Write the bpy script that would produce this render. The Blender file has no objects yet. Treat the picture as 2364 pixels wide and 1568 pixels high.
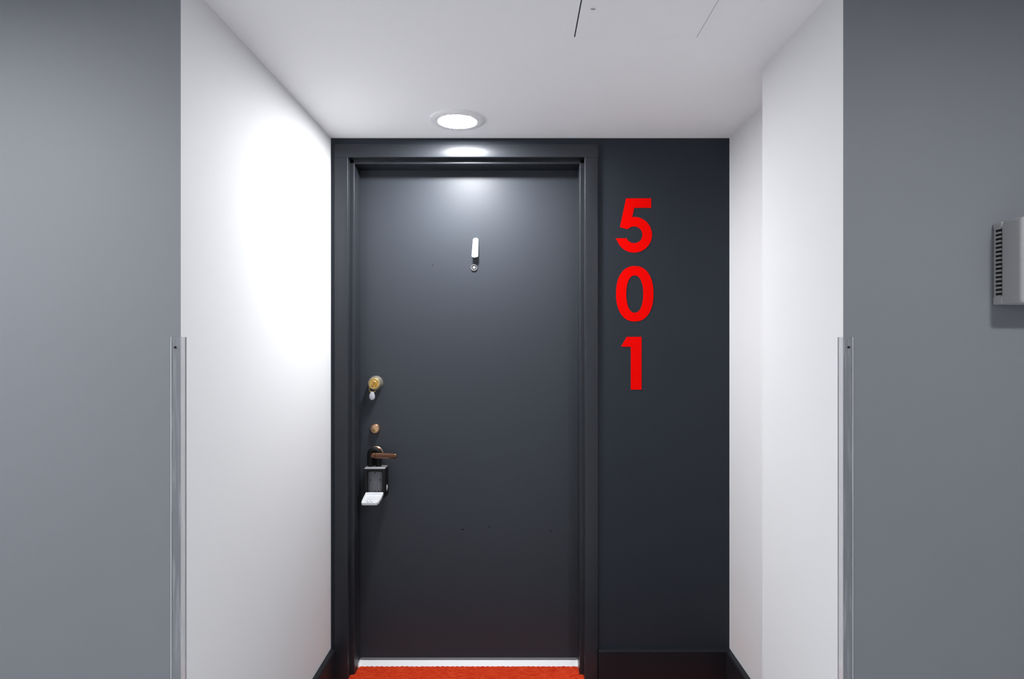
import bpy, bmesh, math, random
from mathutils import Vector, Matrix
random.seed(4)
S = bpy.context.scene
C = S.collection

# ------------------------------------------------------------------ camera
# world: X right, Y depth away from the camera, Z up, floor at 0 (metres)
EYE = 1.31
F = 1433.0                      # focal length in pixels of the 2364 px wide frame
VX, VY = 1195.0, 789.0          # where the view direction meets the frame
cam_d = bpy.data.cameras.new('camera')
cam = bpy.data.objects.new('camera', cam_d); C.objects.link(cam)
cam.location = (0, 0, EYE); cam.rotation_euler = (math.pi/2, 0, 0)
cam_d.sensor_fit = 'HORIZONTAL'; cam_d.sensor_width = 36.0
cam_d.lens = F/2364*36.0
cam_d.shift_x = -(VX-1182)/2364
cam_d.shift_y = (VY-784)/2364
cam_d.clip_start = 0.02
S.camera = cam

# ------------------------------------------------------------------ world and exposure
w = bpy.data.worlds.new('world'); S.world = w; w.use_nodes = True
w.node_tree.nodes['Background'].inputs[0].default_value = (0.6, 0.65, 0.75, 1)
w.node_tree.nodes['Background'].inputs[1].default_value = 0.05
S.view_settings.view_transform = 'Standard'; S.view_settings.look = 'None'
S.view_settings.exposure = 0.22; S.view_settings.gamma = 1.0
S.view_settings.use_curve_mapping = False
S.cycles.max_bounces = 16; S.cycles.diffuse_bounces = 12     # light keeps bouncing between the white walls

DOOR_LAMP = 450.0               # radiance of the lens over the door
LAMP_COL = (0.975, 0.985, 1.0)
ADDED_HALL_LAMPS = [(-1.45, 0.45, 600.0), (1.12, 0.25, 350.0)]      # unseen lamps, added to light the recess and grey walls: x, y, radiance

# ------------------------------------------------------------------ helpers
def px(x, y, d):
    """point at depth d on the ray of a photo pixel"""
    return Vector(((x-VX)*d/F, d, EYE-(y-VY)*d/F))

def box(bm, x0, x1, y0, y1, z0, z1, mat=0, bev=0.0, seg=2):
    r = bmesh.ops.create_cube(bm, size=1.0)
    vs = r['verts']
    for v in vs:
        v.co = Vector((x0+(v.co.x+.5)*(x1-x0), y0+(v.co.y+.5)*(y1-y0), z0+(v.co.z+.5)*(z1-z0)))
    fs = {f for v in vs for f in v.link_faces}
    for f in fs: f.material_index = mat
    if bev:
        es = list({e for v in vs for e in v.link_edges})
        bmesh.ops.bevel(bm, geom=es, offset=bev, segments=seg, profile=.5, affect='EDGES')

def prism(bm, pts, z0, z1, mats=None, capmat=0):
    """vertical prism over a plan polygon (x, y), anticlockwise; mats gives one material per side"""
    n = len(pts)
    a = [bm.verts.new((p[0], p[1], z0)) for p in pts]
    b = [bm.verts.new((p[0], p[1], z1)) for p in pts]
    bm.faces.new(b).material_index = capmat
    bm.faces.new(a[::-1]).material_index = capmat
    for i in range(n):
        f = bm.faces.new((a[i], a[(i+1) % n], b[(i+1) % n], b[i]))
        f.material_index = mats[i] if mats else 0

def loft(bm, rings, cap=True, closed=False):
    vr = [[bm.verts.new(p) for p in r] for r in rings]
    n = len(vr[0])
    m = len(vr)
    for i in range(m if closed else m-1):
        A, B = vr[i], vr[(i+1) % m]
        for k in range(n):
            bm.faces.new((A[k], A[(k+1) % n], B[(k+1) % n], B[k]))
    if cap and not closed:
        bm.faces.new(vr[0][::-1]); bm.faces.new(vr[-1])

def lathe(bm, prof, c=(0, 0, 0), n=40, axis='-Y'):
    """prof: (radius, height) pairs; height runs along the axis"""
    c = Vector(c)
    rings = []
    for r, h in prof:
        ring = []
        for k in range(n):
            t = 2*math.pi*k/n
            u, v = r*math.cos(t), r*math.sin(t)
            ring.append(c + (Vector((u, -h, v)) if axis == '-Y' else Vector((u, v, -h))))
        rings.append(ring)
    loft(bm, rings)

def tube(bm, path, radii, n=12, closed=False):
    """elliptical tube along a path; radii: (side, up) per point, up kept near the given world Z or -Y"""
    rings = []
    P = [Vector(p) for p in path]
    m = len(P)
    for i, p in enumerate(P):
        if closed: t = (P[(i+1) % m]-P[i-1]).normalized()
        else: t = (P[min(i+1, m-1)]-P[max(i-1, 0)]).normalized()
        up = Vector((0, 0, 1)) if abs(t.z) < .8 else Vector((0, -1, 0))
        s = t.cross(up).normalized(); up = s.cross(t).normalized()
        r = radii[i] if isinstance(radii, list) else radii
        rings.append([p + s*r[0]*math.cos(2*math.pi*k/n) + up*r[1]*math.sin(2*math.pi*k/n) for k in range(n)])
    loft(bm, rings, closed=closed)

def obj(name, bm, mats, parent=None, smooth=False, origin=None):
    bmesh.ops.recalc_face_normals(bm, faces=bm.faces[:])
    me = bpy.data.meshes.new(name)
    off = Vector(origin) if origin is not None else Vector((0, 0, 0))
    if origin is not None:
        bmesh.ops.translate(bm, verts=bm.verts[:], vec=-off)
    bm.to_mesh(me); bm.free()
    for m in (mats if isinstance(mats, (list, tuple)) else [mats]): me.materials.append(m)
    if smooth:
        for p in me.polygons: p.use_smooth = True
        try: me.set_sharp_from_angle(angle=math.radians(38))
        except Exception: pass
    o = bpy.data.objects.new(name, me); C.objects.link(o)
    o.location = off
    if parent is not None:
        o.parent = parent
        o.location = off - world_loc(parent)
    return o

def world_loc(o):
    v = Vector(o.location)
    while o.parent:
        o = o.parent; v += Vector(o.location)
    return v

def tag(o, label, cat, group=None, kind=None):
    o['label'] = label; o['category'] = cat
    if group: o['group'] = group
    if kind: o['kind'] = kind
    return o

def thing(name, loc, label, cat, group=None, kind=None):
    o = bpy.data.objects.new(name, None); C.objects.link(o)
    o.location = loc; o.empty_display_size = .05
    return tag(o, label, cat, group, kind)

NB = bmesh.new

# ------------------------------------------------------------------ materials
def mat(name, col, rough=.6, metal=0.0, bump=0.0, scale=200.0, vary=0.0, spec=.5, coat=0.0, vscale=3.0):
    m = bpy.data.materials.new(name); m.use_nodes = True
    nt = m.node_tree; p = nt.nodes['Principled BSDF']
    p.inputs['Base Color'].default_value = (*col, 1)
    p.inputs['Roughness'].default_value = rough
    p.inputs['Metallic'].default_value = metal
    p.inputs['Specular IOR Level'].default_value = spec
    p.inputs['Coat Weight'].default_value = coat
    tc = nt.nodes.new('ShaderNodeTexCoord')
    if bump:
        n = nt.nodes.new('ShaderNodeTexNoise'); n.inputs['Scale'].default_value = scale
        n.inputs['Detail'].default_value = 3
        b = nt.nodes.new('ShaderNodeBump'); b.inputs['Strength'].default_value = bump
        b.inputs['Distance'].default_value = .001
        nt.links.new(tc.outputs['Object'], n.inputs['Vector'])
        nt.links.new(n.outputs['Fac'], b.inputs['Height'])
        nt.links.new(b.outputs['Normal'], p.inputs['Normal'])
    if vary:
        n2 = nt.nodes.new('ShaderNodeTexNoise'); n2.inputs['Scale'].default_value = vscale
        n2.inputs['Detail'].default_value = 4
        r = nt.nodes.new('ShaderNodeMixRGB')
        r.inputs[1].default_value = (*[c*(1-vary) for c in col], 1)
        r.inputs[2].default_value = (*[min(1, c*(1+vary)) for c in col], 1)
        nt.links.new(tc.outputs['Object'], n2.inputs['Vector'])
        nt.links.new(n2.outputs['Fac'], r.inputs[0])
        nt.links.new(r.outputs[0], p.inputs['Base Color'])
    return m

M = {}
M['white'] = mat('white_wall_paint', (.72, .724, .735), .75, bump=.06, scale=260, vary=.01)
M['ceil'] = mat('white_ceiling_paint', (.91, .913, .92), .85, bump=.05, scale=220, vary=.01)
M['grey'] = mat('blue_grey_wall_paint', (.166, .176, .194), .6, bump=.08, scale=260, vary=.03)
M['charwall'] = mat('charcoal_wall_paint', (.025, .030, .038), .50, spec=.12, bump=.05, scale=240, vary=.05)
M['chardoor'] = mat('charcoal_door_enamel', (.034, .039, .048), .45, bump=.025, scale=300, vary=.04, spec=.25)
M['charframe'] = mat('charcoal_frame_enamel', (.022, .0245, .030), .35, bump=.02, scale=300, vary=.04, spec=.3)
M['charbase'] = mat('charcoal_baseboard_paint', (.015, .0165, .020), .40, spec=.12, bump=.03, scale=240, vary=.05)
M['red'] = mat('red_vinyl', (.82, .0015, .0005), .8, spec=.04)
M['fixture'] = mat('white_fixture_plastic', (.82, .82, .83), .4)
M['panel'] = mat('white_panel_enamel', (.905, .908, .915), .85)
M['steel'] = mat('polished_steel', (.78, .78, .80), .16, 1.0)
M['chrome'] = mat('bright_chrome', (.92, .92, .94), .25, .35)
M['satin'] = mat('satin_nickel', (.50, .46, .36), .38, .8, vary=.1, vscale=60)
M['brass'] = mat('polished_brass', (.66, .44, .13), .28, .95, vary=.08, vscale=60)
M['bronze'] = mat('antique_bronze', (.13, .062, .036), .34, .8, vary=.15, vscale=60)
M['copper'] = mat('copper_brass', (.62, .38, .25), .36, 1.0, vary=.1, vscale=60)
M['black'] = mat('black_plastic', (.004, .004, .0045), .5, bump=.05, spec=.25)
M['darkmetal'] = mat('dark_metal', (.05, .05, .055), .35, .6)
M['sweep'] = mat('grey_sweep_metal', (.22, .22, .23), .4, .3)
M['cast'] = mat('cast_zinc', (.62, .63, .66), .38, .7, bump=.3, scale=120, vary=.12, vscale=80)
M['lidwhite'] = mat('bright_cast_zinc', (.80, .81, .83), .32, .35, bump=.4, scale=90, vary=.12, vscale=70)
M['traygrey'] = mat('grey_tray', (.10, .10, .112), .5, .2, bump=.1, vary=.15, vscale=50)
M['fob'] = mat('grey_fob_plastic', (.42, .43, .46), .35)
M['lens_glass'] = mat('viewer_glass', (.55, .55, .58), .08, .3)
M['rubber'] = mat('dark_rubber', (.003, .003, .0035), .6, spec=.2)
M['sill'] = mat('pale_stone_sill', (.86, .87, .88), .35, bump=.03, vary=.03, vscale=30)
M['device'] = mat('aged_grey_plastic', (.31, .31, .315), .5, bump=.05, vary=.03, vscale=12)
M['hole'] = mat('dark_opening', (.01, .009, .008), .8)
M['halfloor'] = mat('pale_corridor_floor', (.66, .67, .69), .6, bump=.1, scale=300, vary=.04, vscale=20)

M['addedcarpet'] = mat('added_dark_carpet', (.05, .05, .055), .95, bump=.6, scale=500, vary=.2, vscale=60)

def carpet_mat():
    m = mat('red_loop_carpet', (.52, .035, .006), .95, bump=.8, scale=500, spec=.15)
    nt = m.node_tree; p = nt.nodes['Principled BSDF']
    tc = nt.nodes.new('ShaderNodeTexCoord'); mp = nt.nodes.new('ShaderNodeMapping')
    mp.inputs['Scale'].default_value = (25, 160, 1)
    n = nt.nodes.new('ShaderNodeTexNoise'); n.inputs['Scale'].default_value = 1.0; n.inputs['Detail'].default_value = 4
    r = nt.nodes.new('ShaderNodeValToRGB')
    r.color_ramp.elements[0].position = .3; r.color_ramp.elements[0].color = (.50, .012, .002, 1)
    r.color_ramp.elements[1].position = .72; r.color_ramp.elements[1].color = (.72, .085, .022, 1)
    nt.links.new(tc.outputs['Object'], mp.inputs[0]); nt.links.new(mp.outputs[0], n.inputs['Vector'])
    nt.links.new(n.outputs['Fac'], r.inputs[0]); nt.links.new(r.outputs[0], p.inputs['Base Color'])
    return m
M['carpet'] = carpet_mat()

def clear_mat():
    m = bpy.data.materials.new('clear_polycarbonate'); m.use_nodes = True
    nt = m.node_tree; nt.nodes.clear()
    out = nt.nodes.new('ShaderNodeOutputMaterial')
    tr = nt.nodes.new('ShaderNodeBsdfTransparent'); tr.inputs[0].default_value = (.965, .965, .97, 1)
    gl = nt.nodes.new('ShaderNodeBsdfGlossy'); gl.inputs['Roughness'].default_value = .12
    df = nt.nodes.new('ShaderNodeBsdfDiffuse'); df.inputs[0].default_value = (.75, .75, .78, 1)
    m1 = nt.nodes.new('ShaderNodeMixShader'); m2 = nt.nodes.new('ShaderNodeMixShader')
    tc = nt.nodes.new('ShaderNodeTexCoord'); mp = nt.nodes.new('ShaderNodeMapping')
    mp.inputs['Scale'].default_value = (160, 160, 9)
    n = nt.nodes.new('ShaderNodeTexNoise'); n.inputs['Scale'].default_value = 1; n.inputs['Detail'].default_value = 4
    r = nt.nodes.new('ShaderNodeMapRange')
    r.inputs['From Min'].default_value = .52; r.inputs['From Max'].default_value = .75
    r.inputs['To Min'].default_value = .0; r.inputs['To Max'].default_value = .16
    L = nt.links.new
    L(tc.outputs['Object'], mp.inputs[0]); L(mp.outputs[0], n.inputs['Vector']); L(n.outputs['Fac'], r.inputs['Value'])
    m1.inputs[0].default_value = .05; L(tr.outputs[0], m1.inputs[1]); L(gl.outputs[0], m1.inputs[2])
    L(r.outputs[0], m2.inputs[0]); L(m1.outputs[0], m2.inputs[1]); L(df.outputs[0], m2.inputs[2])
    L(m2.outputs[0], out.inputs[0])
    return m
M['clear'] = clear_mat()
M['guard_line'] = mat('grey_edge_line', (.33, .33, .35), .4)
M['clear_edge'] = mat('frosted_guard_edge', (.62, .63, .66), .3)

def emit(name, strength):
    m = bpy.data.materials.new(name); m.use_nodes = True
    nt = m.node_tree; nt.nodes.clear()
    o = nt.nodes.new('ShaderNodeOutputMaterial'); e = nt.nodes.new('ShaderNodeEmission')
    e.inputs[0].default_value = (*LAMP_COL, 1); e.inputs[1].default_value = strength
    nt.links.new(e.outputs[0], o.inputs[0])
    return m

# ------------------------------------------------------------------ room shell
XL, XR, XC = -.7245, .822, .708      # recess walls; XC is the boxed-out part of the right wall
YF, YW, YD = 2.400, 2.409, 2.529     # frame face, charcoal wall face, door face
YL, YR, YC = 1.335, 1.350, 1.796     # corridor wall faces left / right, end of the boxing
ZC = 2.10
HX, HY0 = 3.6, -.62                  # half length of the corridor, face of the opposite wall
YB = 2.62
OX0, OX1, OZ = -.6566, .2596, EYE+.7136     # frame opening
FW = .052                                   # frame face width

bm = NB()
def quad_floor(bm, x0, x1, y0, y1, mi): box(bm, x0, x1, y0, y1, -.06, 0, mi)
quad_floor(bm, -HX, HX, HY0-.1, 1.34, 0)
quad_floor(bm, XL-.1, XR+.1, 1.34, 2.22, 2)      # unseen dark carpet, added to keep door reflections dark and walls untinted
quad_floor(bm, XL-.1, XR+.1, 2.22, YB, 1)        # red inset at the door
floor = obj('floor', bm, [M['halfloor'], M['carpet'], M['addedcarpet']])
tag(floor, 'pale corridor floor with red loop carpet laid at the door', 'floor', kind='structure')
# carpet loops in front of the sill, in rows
bm = NB()
rows = 26; x0, x1 = OX0-.0, OX1+.0
for r in range(rows):
    yy = 2.494 - r*.0062
    a, b = (x0+.02, x1-.02) if yy > YF+.036 else ((x0+.002, x1-.002) if yy > YF-.004 else (XL+.03, OX1+.05))
    n = int((b-a)/.0045)
    pr = None
    for k in range(n+1):
        xx = a+(b-a)*k/n
        h = .0025+.0030*abs(math.sin(k*.70+r*.9))*random.uniform(.6, 1)
        dy = random.uniform(-.0012, .0012)
        cur = [bm.verts.new((xx, yy+dy-.0034, 0)), bm.verts.new((xx, yy+dy-.0016, h*.8)),
               bm.verts.new((xx, yy+dy+.0014, h)), bm.verts.new((xx, yy+dy+.0034, 0))]
        if pr:
            for q in range(3): bm.faces.new((pr[q], cur[q], cur[q+1], pr[q+1]))
        pr = cur
o = obj('carpet_pile', bm, M['carpet'], floor, smooth=True); o['kind'] = 'stuff'

bm = NB(); box(bm, -HX-.1, HX+.1, HY0-.1, YB+.1, ZC, ZC+.1)
tag(obj('ceiling', bm, M['ceil']), 'smooth white painted ceiling', 'ceiling', kind='structure')

bm = NB()
prism(bm, [(-HX, YL), (XL, YL), (XL, YB), (XL-.12, YB), (XL-.12, YL+.14), (-HX, YL+.14)], 0, ZC, mats=[1, 0, 0, 0, 0, 0])
tag(obj('wall_left', bm, [M['white'], M['grey']]), 'wall left of the door, white inside the recess, grey along the corridor', 'wall', kind='structure')
bm = NB()
prism(bm, [(XC, YR), (HX, YR), (HX, YR+.14), (XR+.12, YR+.14), (XR+.12, YB), (XR, YB), (XR, YC), (XC, YC)], 0, ZC,
      mats=[1, 0, 0, 0, 0, 0, 0, 0])
tag(obj('wall_right', bm, [M['white'], M['grey']]), 'stepped wall right of the door, white in the recess, grey along the corridor', 'wall', kind='structure')
bm = NB()
box(bm, XL, OX0-FW+.03, YW, YB, 0, ZC)
box(bm, OX1+FW-.03, XR, YW, YB, 0, ZC)
box(bm, OX0-FW+.03, OX1+FW-.03, YW, YB, OZ+FW-.03, ZC)
tag(obj('wall_back', bm, M['charwall']), 'charcoal painted wall around the door with red numerals', 'wall', kind='structure')
bm = NB(); box(bm, -HX, HX, HY0-.1, HY0, 0, ZC)
tag(obj('wall_opposite', bm, M['white']), 'white corridor wall facing the door recess', 'wall', kind='structure')
for nm, xx in (('wall_end_left', -HX-.1), ('wall_end_right', HX)):
    bm = NB(); box(bm, xx, xx+.1, HY0-.1, YL+.2, 0, ZC)
    tag(obj(nm, bm, M['grey']), 'grey wall closing the corridor at its %s end' % nm.split('_')[-1], 'wall', kind='structure')

# baseboards, each a charcoal board with a chamfered upper edge
BH, BT = .120, .020
def base_run(name, p, q, inward, label):
    """board along plan segment p-q, thickness towards 'inward'"""
    p, q, iv = Vector(p), Vector(q), Vector(inward)
    prof = [(0, 0), (BT, 0), (BT, BH-.004), (BT-.0035, BH), (0, BH)]
    bm = NB()
    rings = [[(e.x+iv.x*t, e.y+iv.y*t, z) for t, z in prof] for e in (p, q)]
    loft(bm, rings)
    tag(obj(name, bm, M['charbase']), label, 'baseboard', kind='structure')
base_run('baseboard_left', (XL, YL), (XL, YW), (1, 0), 'charcoal baseboard along the white wall left of the door')
base_run('baseboard_back', (OX1+FW+.0005, YW), (XR, YW), (0, -1), 'charcoal baseboard under the red numerals')
base_run('baseboard_right', (XR, YC+.001), (XR, YW-BT), (-1, 0), 'charcoal baseboard on the recessed white wall right of the door')
base_run('baseboard_boxing', (XC, YR), (XC, YC), (-1, 0), 'charcoal baseboard on the boxed-out white wall')
base_run('baseboard_corridor_left', (-HX, YL), (XL, YL), (0, -1), 'charcoal baseboard along the grey wall left of the recess')
base_run('baseboard_corridor_right', (XC, YR), (HX, YR), (0, -1), 'charcoal baseboard along the grey wall right of the recess')

# ------------------------------------------------------------------ door frame
fr = thing('trim_1', ((OX0+OX1)/2, YF, 0), 'charcoal rabbeted metal frame around the apartment door', 'door frame', kind='structure')
STEP, YS = .016, 2.435
def jamb(sgn, xo):
    # plan profile from the outer edge of the face to behind the door; sgn +1 = left jamb
    pr = [(xo-sgn*FW, YW+.001), (xo-sgn*FW, YF), (xo, YF), (xo, YS), (xo+sgn*STEP, YS), (xo+sgn*STEP, YD),
          (xo+sgn*.001, YD), (xo+sgn*.001, YD+.05), (xo-sgn*.0295, YD+.05), (xo-sgn*.0295, YW+.001)]
    if sgn < 0: pr = pr[::-1]
    pr = pr[::-1]
    bm = NB(); prism(bm, pr, .0, OZ)
    es = [e for e in bm.edges if abs(e.verts[0].co.z-e.verts[1].co.z) > .5 and
          (abs(e.verts[0].co.y-YF) < 1e-4 or (abs(e.verts[0].co.y-YS) < 1e-4 and abs(e.verts[0].co.x-(xo+sgn*STEP)) < 1e-4))]
    bmesh.ops.bevel(bm, geom=es, offset=.0030, segments=3, profile=.5, affect='EDGES')
    return obj('jamb', bm, M['charframe'], fr, smooth=True)
jamb(1, OX0); jamb(-1, OX1)
bm = NB()
pr = [(YW+.001, OZ+FW), (YF, OZ+FW), (YF, OZ), (YS, OZ), (YS, OZ-STEP), (YD, OZ-STEP), (YD, OZ-.001), (YD+.05, OZ-.001),
      (YD+.05, OZ+.0215), (YW+.001, OZ+.0215)]
xa, xb = OX0-FW, OX1+FW
loft(bm, [[(xa, y, z) for y, z in pr], [(xb, y, z) for y, z in pr]])
es = [e for e in bm.edges if abs(e.verts[0].co.x-e.verts[1].co.x) > .5 and
      (abs(e.verts[0].co.y-YF) < 1e-4 or (abs(e.verts[0].co.y-YS) < 1e-4 and abs(e.verts[0].co.z-(OZ-STEP)) < 1e-4))]
bmesh.ops.bevel(bm, geom=es, offset=.0030, segments=3, profile=.5, affect='EDGES')
# the step and stop of the head stay between the jambs
for v in bm.verts:
    if v.co.z < OZ-.0005:
        v.co.x = max(OX0+.0, min(OX1, v.co.x))
obj('head', bm, M['charframe'], fr, smooth=True)

# sill
DZ0 = EYE-(1522-VY)*YD/F              # bottom of the door leaf
sill = thing('trim_2', ((OX0+OX1)/2, 2.51, 0), 'pale bevelled sill under the charcoal door', 'threshold', kind='structure')
bm = NB()
pr = [(2.496, 0), (2.498, .0035), (2.524, DZ0-.001), (2.60, DZ0-.001), (2.60, 0)]
loft(bm, [[(OX0+STEP, y, z) for y, z in pr], [(OX1-STEP, y, z) for y, z in pr]])
obj('saddle', bm, M['sill'], sill)
for s, xx in ((1, OX0+STEP), (-1, OX1-STEP)):
    bm = NB()
    a, b = sorted((xx-s*.0005, xx+s*.0022))
    box(bm, a, b, 2.488, 2.5285, .0, .018, bev=.0006, seg=1)
    obj('end_block', bm, M['sill'], sill)

# ------------------------------------------------------------------ door leaf with its ironmongery
DX0, DX1, DZ1 = OX0+.003, OX1-.003, OZ-.004
door = thing('door_1', ((DX0+DX1)/2, YD, DZ0), 'charcoal flush apartment door with lever, locks, viewer and knocker', 'door', kind='structure')
bm = NB(); box(bm, DX0, DX1, YD, YD+.044, DZ0, DZ1, bev=.0012)
leaf = obj('leaf', bm, M['chardoor'], door)
bm = NB(); box(bm, OX0+STEP+.001, OX1-STEP-.001, YD-.006, YD+.0005, DZ0+.001, DZ0+.0065, bev=.0015)
obj('door_sweep', bm, M['sweep'], door)

def disc_mark(name, x, y, rx, rz, m, parent, d=YD, t=.0006):
    c = px(x, y, d); bm = NB(); n = 12
    ring = lambda yy, s: [(c.x+rx*s*math.cos(2*math.pi*k/n), yy, c.z+rz*s*math.sin(2*math.pi*k/n)) for k in range(n)]
    loft(bm, [ring(d+.0003, 1), ring(d-t, .9)])
    return obj(name, bm, m, parent)
disc_mark('screw_hole', 999, 612, .0038, .0048, M['hole'], door)
for x, y, a, b in ((1068, 1223, .006, .0035), (1130, 1217, .005, .003), (1271, 1226, .004, .004)):
    disc_mark('scuff_mark', x, y, a, b, M['black'], door, t=.0003)

# viewer
c = px(1094.5, 618, YD); c.y = YD
bm = NB(); lathe(bm, [(.0142, -.001), (.0142, .003), (.0130, .0050), (.0098, .0056), (.0088, .0030)], c)
v = obj('viewer', bm, M['steel'], door, smooth=True)
bm = NB(); lathe(bm, [(.0088, .0), (.0086, .0032), (.0058, .0030)], c, 28)
obj('viewer_barrel', bm, M['hole'], v, smooth=True)
bm = NB(); lathe(bm, [(.0058, .0), (.0056, .0038), (.004, .0056), (.0015, .0064)], c, 24)
obj('viewer_lens', bm, M['lens_glass'], v, smooth=True)

# knocker: a narrow curved plate hinged at its top, flaring and standing away from the door below
kt, kb = px(1098, 549, YD-.015), px(1095.8, 594, YD-.028)
bm = NB(); rings = []
N = 40
for i in range(N+1):
    t = i/N
    z = kt.z+(kb.z-kt.z)*t
    cx = kt.x+(kb.x-kt.x)*t
    u0 = min(t, 1-t)/.09                  # rounded ends
    e = math.sqrt(max(0, 1-(1-min(1, u0))**2))
    hw = (.0106+.0026*t)*(.35+.65*e)
    yf = YD-.013-.012*t**1.4
    th = .0045
    ring = []
    for k in range(9):
        u = -1+2*k/8
        ring.append((cx+hw*u, yf+.0035*u*u, z))
    for k in range(8, -1, -1):
        u = -1+2*k/8
        ring.append((cx+hw*u*.96, yf+.0035*u*u+th, z))
    rings.append(ring)
loft(bm, rings)
kn = obj('knocker', bm, M['chrome'], door, smooth=True)
bm = NB(); box(bm, kt.x-.007, kt.x+.007, YD-.0115, YD+.0005, kt.z-.020, kt.z-.007, bev=.002)
obj('hinge_block', bm, M['steel'], kn)
bm = NB(); lathe(bm, [(.0032, -.0005), (.0032, .022)], (kb.x+.004, YD, kb.z+.008), 14)
obj('striker_pin', bm, M['darkmetal'], kn, smooth=True)

# deadbolt
c = px(868, 884.5, YD); c.y = YD
bm = NB(); lathe(bm, [(.0300, -.0005), (.0300, .004), (.0290, .008), (.0245, .033), (.0232, .0352), (.0205, .0356), (.0205, .0335)], c)
db = obj('deadbolt', bm, M['satin'], door, smooth=True)
bm = NB(); lathe(bm, [(.0212, .030), (.0212, .0362), (.0200, .0370), (.0190, .0356), (.0118, .0352), (.0115, .0342)], c)
obj('lock_face', bm, M['brass'], db, smooth=True)
bm = NB(); lathe(bm, [(.0112, .02), (.0112, .0372), (.0100, .0382)], c, 28)
obj('plug', bm, M['brass'], db, smooth=True)
DB = c.copy()

# lower cylinder lock
c = px(867, 989.5, YD); c.y = YD
bm = NB(); lathe(bm, [(.0205, -.0005), (.0205, .005), (.0190, .011), (.0165, .0145), (.0155, .0145)], c)
lk = obj('lower_lock', bm, M['copper'], door, smooth=True)
bm = NB(); lathe(bm, [(.0155, 0), (.0155, .0152), (.0145, .0158)], c, 32)
obj('lock_face', bm, M['copper'], lk, smooth=True)
bm = NB()
cc = c+Vector((0, 0, -.004)); lathe(bm, [(.0068, .0), (.0068, .0170), (.006, .0176)], cc, 24)
obj('plug', bm, M['brass'], lk, smooth=True)
bm = NB(); box(bm, cc.x-.0010, cc.x+.0010, YD-.0182, YD-.0160, cc.z-.0042, cc.z+.0042)
obj('keyhole', bm, M['hole'], lk)

# lever handle
c = px(869, 1046, YD); c.y = YD
LV = c.copy()
bm = NB(); lathe(bm, [(.0265, -.0005), (.0265, .003), (.0245, .0055), (.0205, .0075), (.0195, .0085), (.0170, .0120), (.0120, .0150), (.0105, .0150)], c)
lv = obj('lever_handle', bm, M['bronze'], door, smooth=True)
bm = NB(); lathe(bm, [(.0272, -.0004), (.0276, .0016), (.0266, .0026)], c)
obj('rose_rim', bm, M['satin'], lv, smooth=True)
bm = NB(); lathe(bm, [(.0100, .006), (.0098, .045), (.0106, .052), (.0102, .060), (.0070, .064)], c, 28)
obj('neck', bm, M['bronze'], lv, smooth=True)
bm = NB()
path, rad = [], []
for i in range(13):
    t = i/12
    path.append((c.x-.004+.094*t, YD-.056+.004*math.sin(t*math.pi), c.z-.001-.002*t))
    e = {0: .55, 1: .9, 11: .99, 12: .90}.get(i, 1)
    rad.append(((.0075-.0015*t)*e, (.0118-.0018*t)*e))
for dx_, e in ((.0025, .72), (.0040, .42), (.0046, .12)):
    q = path[12] if dx_ == .0025 else q
    path.append((q[0]+dx_, q[1], q[2])); rad.append((.0060*e, .0100*e))
tube(bm, path, rad, 20)
obj('lever', bm, M['bronze'], lv, smooth=True)

# ------------------------------------------------------------------ key ring hanging in the deadbolt
kr = thing('key_ring', (DB.x, YD-.03, DB.z-.05), 'brass key in the upper lock with a split ring and grey drop-shaped fob', 'keys')
bm = NB()
# key: blade in the plug, bow seen edge-on, with a hole for the ring
box(bm, DB.x-.0011, DB.x+.0011, YD-.046, YD-.0380, DB.z-.0042, DB.z+.0042, bev=.0003, seg=1)
n = 24; hc = Vector((DB.x, YD-.056, DB.z))
rings = []
for k in range(n):
    t = 2*math.pi*k/n
    ro = .0115; ri = .0042; hz = -.005
    yo, zo = math.cos(t)*ro, math.sin(t)*ro*1.05
    yi, zi = math.cos(t)*ri, math.sin(t)*ri+hz
    rings.append([(hc.x-.0011, hc.y+yo, hc.z+zo), (hc.x+.0011, hc.y+yo, hc.z+zo), (hc.x+.0011, hc.y+yi, hc.z+zi), (hc.x-.0011, hc.y+yi, hc.z+zi)])
loft(bm, rings, closed=True)
obj('key', bm, M['brass'], kr, smooth=True)
RC = hc+Vector((-.001, 0, -.0195)); RR = .0140
bm = NB()
tube(bm, [(RC.x+RR*math.cos(2*math.pi*k/36), RC.y-.002*math.sin(2*math.pi*k/36), RC.z+RR*math.sin(2*math.pi*k/36)) for k in range(36)], (.0011, .0016), 8, closed=True)
obj('split_ring', bm, M['brass'], kr, smooth=True)
bm = NB(); rings = []
FC = Vector((RC.x-.0015, RC.y-.001, RC.z-RR-.0135)); n = 28
for sc, dy in ((.80, .0022), (1, .001), (1, -.001), (.80, -.0022)):
    rings.append([(FC.x+.0108*sc*math.cos(2*math.pi*k/n)*(1-.18*math.sin(2*math.pi*k/n)), FC.y+dy, FC.z+.0165*sc*math.sin(2*math.pi*k/n)) for k in range(n)])
loft(bm, rings)
obj('fob', bm, M['fob'], kr, smooth=True)

# ------------------------------------------------------------------ lockbox hanging from the lever
BY0 = 2.452                              # its front
bl, br = px(840, 1083, BY0), px(889, 1083, BY0)
BX0, BX1, BZ1 = bl.x, br.x, bl.z
BZ0 = px(860, 1150, BY0).z
BY1 = 2.514
lb = thing('lockbox', ((BX0+BX1)/2, (BY0+BY1)/2, BZ0), 'open black key lockbox hanging by its shackle from the lever handle', 'lockbox')
TX0, TX1 = BX0+.013, BX1-.011
TZ0, TZ1 = BZ0+.012, BZ1-.011
bm = NB()
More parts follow.
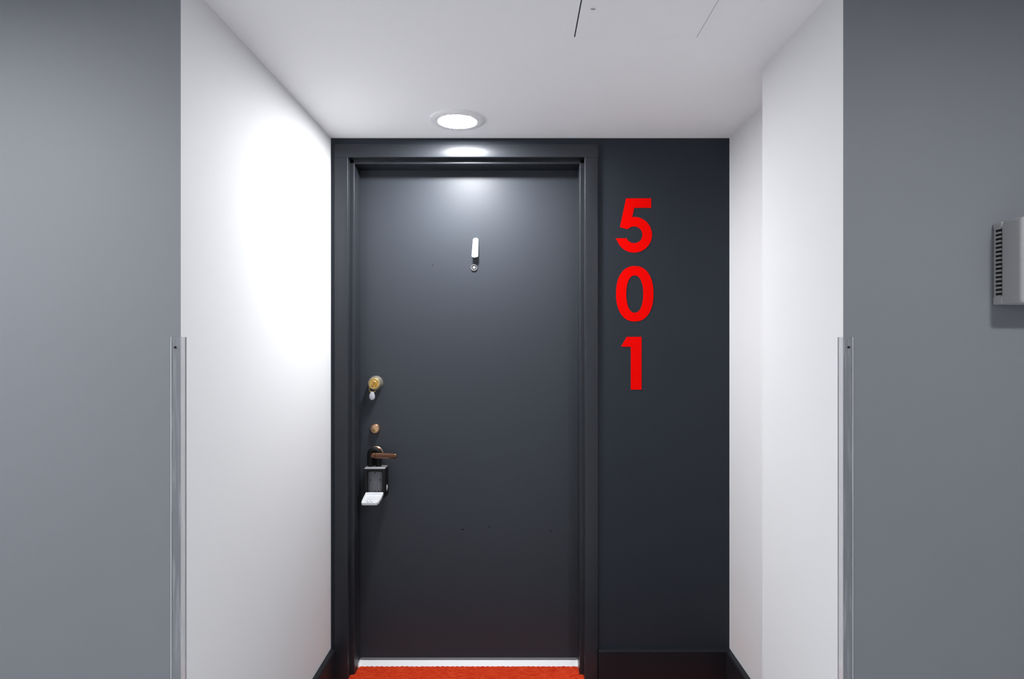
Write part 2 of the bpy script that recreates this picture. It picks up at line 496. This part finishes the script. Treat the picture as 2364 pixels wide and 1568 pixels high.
# shell: back, four walls around the cavity
box(bm, BX0, BX1, BY1-.014, BY1, BZ0, BZ1, bev=.003)
box(bm, BX0, TX0, BY0, BY1-.012, BZ0, BZ1, bev=.003)
box(bm, TX1, BX1, BY0, BY1-.012, BZ0, BZ1, bev=.003)
box(bm, TX0-.004, TX1+.004, BY0, BY1-.012, TZ1, BZ1, bev=.003)
box(bm, TX0-.004, TX1+.004, BY0, BY1-.012, BZ0, TZ0, bev=.003)
obj('case', bm, M['black'], lb, smooth=True)
# cap plate of grey metal on the top
bm = NB(); box(bm, BX0+.001, BX1-.001, BY0+.001, BY1-.004, BZ1-.0005, BZ1+.0035, bev=.0015)
obj('top_plate', bm, M['cast'], lb, smooth=True)
# curved grey tray in the cavity
bm = NB(); rings = []
for i in range(9):
    t = i/8; x = TX0+(TX1-TX0)*t
    y = BY0+.006+.006*abs(2*t-1)**3
    rings.append([(x, y, TZ0), (x, y, TZ1), (x, BY1-.013, TZ1), (x, BY1-.013, TZ0)])
loft(bm, rings)
tray = obj('tray', bm, M['traygrey'], lb, smooth=True)
for x, y in ((866, 1092), (866, 1134), (874, 1134), (878, 1108), (855, 1109)):
    q = px(x, y, BY0+.006); bm = NB()
    lathe(bm, [(.0022, -.004), (.0022, .0012), (.0016, .0016)], (q.x, BY0+.006, q.z), 12)
    obj('rivet', bm, M['black'], tray, smooth=True)
# shackle over the neck of the lever
bm = NB()
sx = LV.x; path = []; hw = .0172; zt = LV.z+.002
ys = YD-.034
path.append((sx-hw, ys, BZ1-.004))
for i in range(17):
    a = math.pi-math.pi*i/16
    path.append((sx+hw*math.cos(a), ys, zt+hw*math.sin(a)*.9))
path.append((sx+hw, ys, BZ1-.004))
n = 12; rings = []
P = [Vector(p) for p in path]
for i, p in enumerate(P):
    t = (P[min(i+1, len(P)-1)]-P[max(i-1, 0)]).normalized()
    s = Vector((t.z, 0, -t.x))
    rings.append([p+s*.0118*math.cos(2*math.pi*k/n)+Vector((0, 1, 0))*.0105*math.sin(2*math.pi*k/n) for k in range(n)])
loft(bm, rings)
obj('shackle', bm, M['rubber'], lb, smooth=True)
# lid hinged at the bottom, let down towards the viewer
bm = NB()
LX0, LX1 = BX0+.008, BX1-.006
hz, fy, fz = TZ0+.004, BY0-.080, px(853, 1165, BY0-.080).z
LZ = hz
prof = []
def lid_pt(u, t, up=0):
    nrm = Vector((0, (fz-hz), (BY0-fy))).normalized()
    x = LX0+(LX1-LX0)*u
    return Vector((x, BY0-.001+(fy-BY0)*t, hz+(fz-hz)*t))+nrm*up
outl = [(0, 0), (1, 0), (1, .45), (.95, .86), (.86, 1), (.10, 1), (.02, .93), (0, .6)]
loft(bm, [[lid_pt(u, t, -.003) for u, t in outl], [lid_pt(u, t, 0) for u, t in outl]])
lid = obj('lid', bm, M['lidwhite'], lb)
bm = NB()
inn = [(.5+(u-.5)*.86, .06+t*.88) for u, t in outl]
rim = [[lid_pt(*outl[k], 0), lid_pt(*outl[k], .006), lid_pt(*inn[k], .006), lid_pt(*inn[k], 0)] for k in range(len(outl))]
loft(bm, rim, closed=True)
obj('lid_rim', bm, M['lidwhite'], lid)
for u in (.36, .56):
    bm = NB()
    a, b = lid_pt(u, .52, .003), lid_pt(u, .84, .003)
    tube(bm, [a, a.lerp(b, .2), a.lerp(b, .8), b], [(.0022, .0022), (.0045, .004), (.0045, .004), (.002, .002)], 10)
    obj('latch_post', bm, M['lidwhite'], lid, smooth=True)
for u, t in ((.36, .9), (.56, .9)):
    bm = NB(); a = lid_pt(u, t, .001); box(bm, a.x-.003, a.x+.003, a.y-.003, a.y+.003, a.z-.001, a.z+.0025, bev=.0008, seg=1)
    obj('latch_notch', bm, M['black'], lid)
bm = NB()
a, b = lid_pt(.02, .015, .004), lid_pt(.98, .015, .004)
tube(bm, [a, b], (.0036, .0036), 12)
obj('hinge_pin', bm, M['lidwhite'], lid, smooth=True)
# bright release tab on the flank of the case
bm = NB(); path = []
for i in range(9):
    t = i/8
    q = px(893.5-3.2*t*t, 1119+19*t, BY1-.03)
    path.append((q.x, BY1-.030, q.z))
tube(bm, path, [(.0012+.0022*math.sin(math.pi*i/8), .0012+.003*math.sin(math.pi*i/8)) for i in range(9)], 10)
bmv = obj('release_tab', bm, M['lidwhite'], lb, smooth=True)
bm = NB(); q = Vector(path[4])
box(bm, BX1-.002, q.x-.0005, BY1-.034, BY1-.020, q.z-.014, q.z+.012, bev=.002)
obj('tab_hinge', bm, M['black'], lb)

# ------------------------------------------------------------------ red numerals
def zp(x, y):                           # traced from a 3.2x enlargement
    return px(1400+x/3.2, 430+y/3.2, YW)
TH = .0012
def numeral(word, pts, hole=None):
    P = [zp(*p) for p in pts]
    lo = min(p.z for p in P); mx = sum(p.x for p in P)/len(P)
    bm = NB()
    if hole is None:
        a = [bm.verts.new((p.x, YW-TH, p.z)) for p in P]; b = [bm.verts.new((p.x, YW+.0004, p.z)) for p in P]
        bm.faces.new(a); bm.faces.new(b[::-1]); n = len(P)
        for i in range(n): bm.faces.new((a[i], b[i], b[(i+1) % n], a[(i+1) % n]))
        bm.normal_update()
        bmesh.ops.triangulate(bm, faces=[f for f in bm.faces if len(f.verts) > 4])
    else:
        H = [zp(*p) for p in hole]
        loft(bm, [[(p.x, YW-TH, p.z), (h.x, YW-TH, h.z), (h.x, YW+.0004, h.z), (p.x, YW+.0004, p.z)] for p, h in zip(P, H)], closed=True)
    o = obj('numeral', bm, M['red'], origin=(mx, YW, lo))
    tag(o, 'red numeral %s on the charcoal wall beside the door' % word, 'numeral', 'unit number numerals')
arc = lambda cx, cy, r, a0, a1, n: [(cx+r*math.cos(math.radians(a0+(a1-a0)*i/n)), cy+r*math.sin(math.radians(a0+(a1-a0)*i/n))) for i in range(n+1)]
numeral('five', [(145, 90), (330, 90), (330, 160), (205, 160), (190, 227)] + arc(204, 359, 132, -94, 90, 26) + arc(204, 359, 132, 94, 160, 8)
        + [(68, 385), (150, 385)] + arc(204, 359, 62, 148, -138, 30) + [(155, 318), (100, 303)])
def sup(cx, cy, a, b, e, n=56):
    r = []
    for k in range(n):
        t = 2*math.pi*k/n; c_, s_ = math.cos(t), math.sin(t)
        r.append((cx+a*math.copysign(abs(c_)**(2/e), c_), cy+b*math.copysign(abs(s_)**(2/e), s_)))
    return r
numeral('zero', sup(209, 795, 138, 205, 2.25), sup(209, 797, 63, 138, 2.2))
numeral('one', [(150, 1113), (259, 1113), (259, 1503), (180, 1503), (180, 1187), (108, 1185)])

# ------------------------------------------------------------------ ceiling lamps
def ceiling_lamp(x, y, strength, label):
    t = thing('ceiling_lamp', (x, y, ZC), label, 'ceiling light', 'round ceiling lamps')
    bm = NB(); lathe(bm, [(.0975, -.0005), (.0975, .004), (.094, .0075), (.078, .0095), (.0695, .0095), (.068, .004), (.068, .0)], (x, y, ZC), 64, axis='-Z')
    obj('trim_ring', bm, M['fixture'], t, smooth=True)
    bm = NB(); lathe(bm, [(.068, .002), (.0678, .0085), (.060, .0100), (.036, .0106), (.004, .0108)], (x, y, ZC), 56, axis='-Z')
    o = obj('lens', bm, emit('lamp_lens', strength), t, smooth=True)
    o['label'] = 'glowing white lens'
    return t
dl = px(1056, 276, 2.203)
ceiling_lamp(dl.x, 2.205, DOOR_LAMP, 'round white ceiling lamp over the charcoal door')
for x, y, st in ADDED_HALL_LAMPS:
    ceiling_lamp(x, y, st, 'added unseen corridor ceiling lamp %s the door recess' % ('left of' if x < -.5 else ('right of' if x > .5 else 'in front of')))
# ------------------------------------------------------------------ ceiling access panel
AX0, AX1, AY0, AY1 = .149, .463, 1.295, 1.608
ap = thing('access_panel', ((AX0+AX1)/2, (AY0+AY1)/2, ZC), 'square white access panel set in the ceiling before the door', 'access panel')
bm = NB(); g = .0032
FL = .026
for a in ((AX0-FL, AX0-g, AY0-FL, AY1+FL), (AX1+.0015, AX1+FL, AY0-FL, AY1+FL), (AX0-g, AX1+.0015, AY0-FL, AY0-.001), (AX0-g, AX1+.0015, AY1+.001, AY1+FL)):
    box(bm, a[0], a[1], a[2], a[3], ZC-.0010, ZC+.0005)
obj('flange', bm, M['panel'], ap)
bm = NB(); box(bm, AX0, AX1, AY0, AY1, ZC-.0013, ZC+.0005)
ad = obj('panel_door', bm, M['panel'], ap)
bm = NB(); box(bm, AX0-g, AX0, AY0, AY1, ZC-.0003, ZC+.0004)
obj('gap_shade', bm, M['hole'], ap)  # near-black strip stands in for the shade in the panel gap
bm = NB(); box(bm, AX1, AX1+.0015, AY0, AY1, ZC-.0012, ZC+.0004)
obj('gap_shade', bm, M['guard_line'], ap)  # thin grey strip drawn for the shade of the narrower gap
q = (px(1369, 18, 1).x*1.468, 1.468)
bm = NB(); lathe(bm, [(.0065, .0), (.0065, .0024), (.0055, .0030)], (q[0], q[1], ZC), 20, axis='-Z')
cl = obj('cam_latch', bm, M['fixture'], ad, smooth=True)
bm = NB(); box(bm, q[0]-.005, q[0]+.005, q[1]-.0010, q[1]+.0010, ZC-.0034, ZC-.0026)
obj('latch_slot', bm, M['darkmetal'], cl)

# ------------------------------------------------------------------ clear corner guards
GW, GT, GZ = .0195, .0016, 1.320
def guard(xc, yc, s, label):
    """s: +1 guard on the left corner (recess to its right)"""
    t = thing('corner_guard', (xc, yc, BH), label, 'corner guard', 'clear corner guards')
    x_out = xc+s*GT
    bm = NB(); a, b = sorted((xc-s*GW, x_out)); box(bm, a, b, yc-GT, yc-.0001, BH, GZ)
    obj('face_wing', bm, M['clear'], t)
    bm = NB(); a, b = sorted((xc+s*.0001, x_out)); box(bm, a, b, yc, yc+GW, BH, GZ)
    obj('return_wing', bm, M['clear'], t)
    bm = NB(); a, b = sorted((xc-s*GW, xc-s*(GW+.0012))); box(bm, a, b, yc-GT, yc-.0001, BH, GZ)
    obj('edge', bm, M['clear_edge'], t)
    bm = NB(); a, b = sorted((xc+s*.0001, x_out)); box(bm, a, b, yc+GW, yc+GW+.0006, BH, GZ)
    obj('edge', bm, M['guard_line'], t)
    bm = NB(); lathe(bm, [(.0026, -.0010), (.0026, .0022), (.0014, .0030)], (xc-s*.0115, yc, GZ-.022), 14)
    obj('screw', bm, M['black'], t, smooth=True)
guard(XL, YL, 1, 'clear plastic corner guard on the wall corner left of the door')
guard(XC, YR, -1, 'clear plastic corner guard on the wall corner right of the door')

# ------------------------------------------------------------------ vented box on the right corridor wall
VX0 = (2290-VX)*YR/F; VZ0, VZ1 = EYE+.078, EYE+.258
VW, VD = .135, .078
vb = thing('wall_sounder', (VX0+VW/2, YR, VZ0), 'off-white vented plastic box mounted on the grey corridor wall', 'wall unit')
bm = NB(); box(bm, VX0+.003, VX0+VW-.003, YR-.006, YR, VZ0+.006, VZ1-.006, bev=.002)
obj('back_plate', bm, M['device'], vb)
bm = NB()
# cover: slotted band next to the wall, then the deep body with rounded edges
box(bm, VX0+.004, VX0+VW-.004, YR-.022, YR-.004, VZ0+.004, VZ1-.004)
obj('slot_liner', bm, M['hole'], vb)
bm = NB(); box(bm, VX0+.002, VX0+VW-.002, YR-VD, YR-.0205, VZ0, VZ1, bev=.008, seg=4)
obj('cover', bm, M['device'], vb, smooth=True)
zs0, zs1 = EYE-(684-VY)*1.335/F, EYE-(528-VY)*1.335/F
n = 17; stp = (zs1-zs0)/(n-1)
bm = NB(); box(bm, -.004, .004, -.0088, .0080, -.0019, .0019, bev=.0006, seg=1)
rib0 = None
for sx_ in (VX0+.0045, VX0+VW-.0045):
    for k in range(n):
        p = Vector((sx_, YR-.0135, zs0+k*stp))
        if rib0 is None:
            rib0 = obj('louvre', bm, M['device'], vb); o = rib0
        else:
            o = rib0.copy(); C.objects.link(o); o.parent = vb
        o.location = p-Vector(vb.location)
for za, zb in ((VZ0+.002, zs0), (zs1, VZ1-.002)):
    bm = NB(); box(bm, VX0+.0006, VX0+VW-.0006, YR-.0270, YR-.0005, za, zb, bev=.003)
    obj('louvre_end', bm, M['device'], vb)
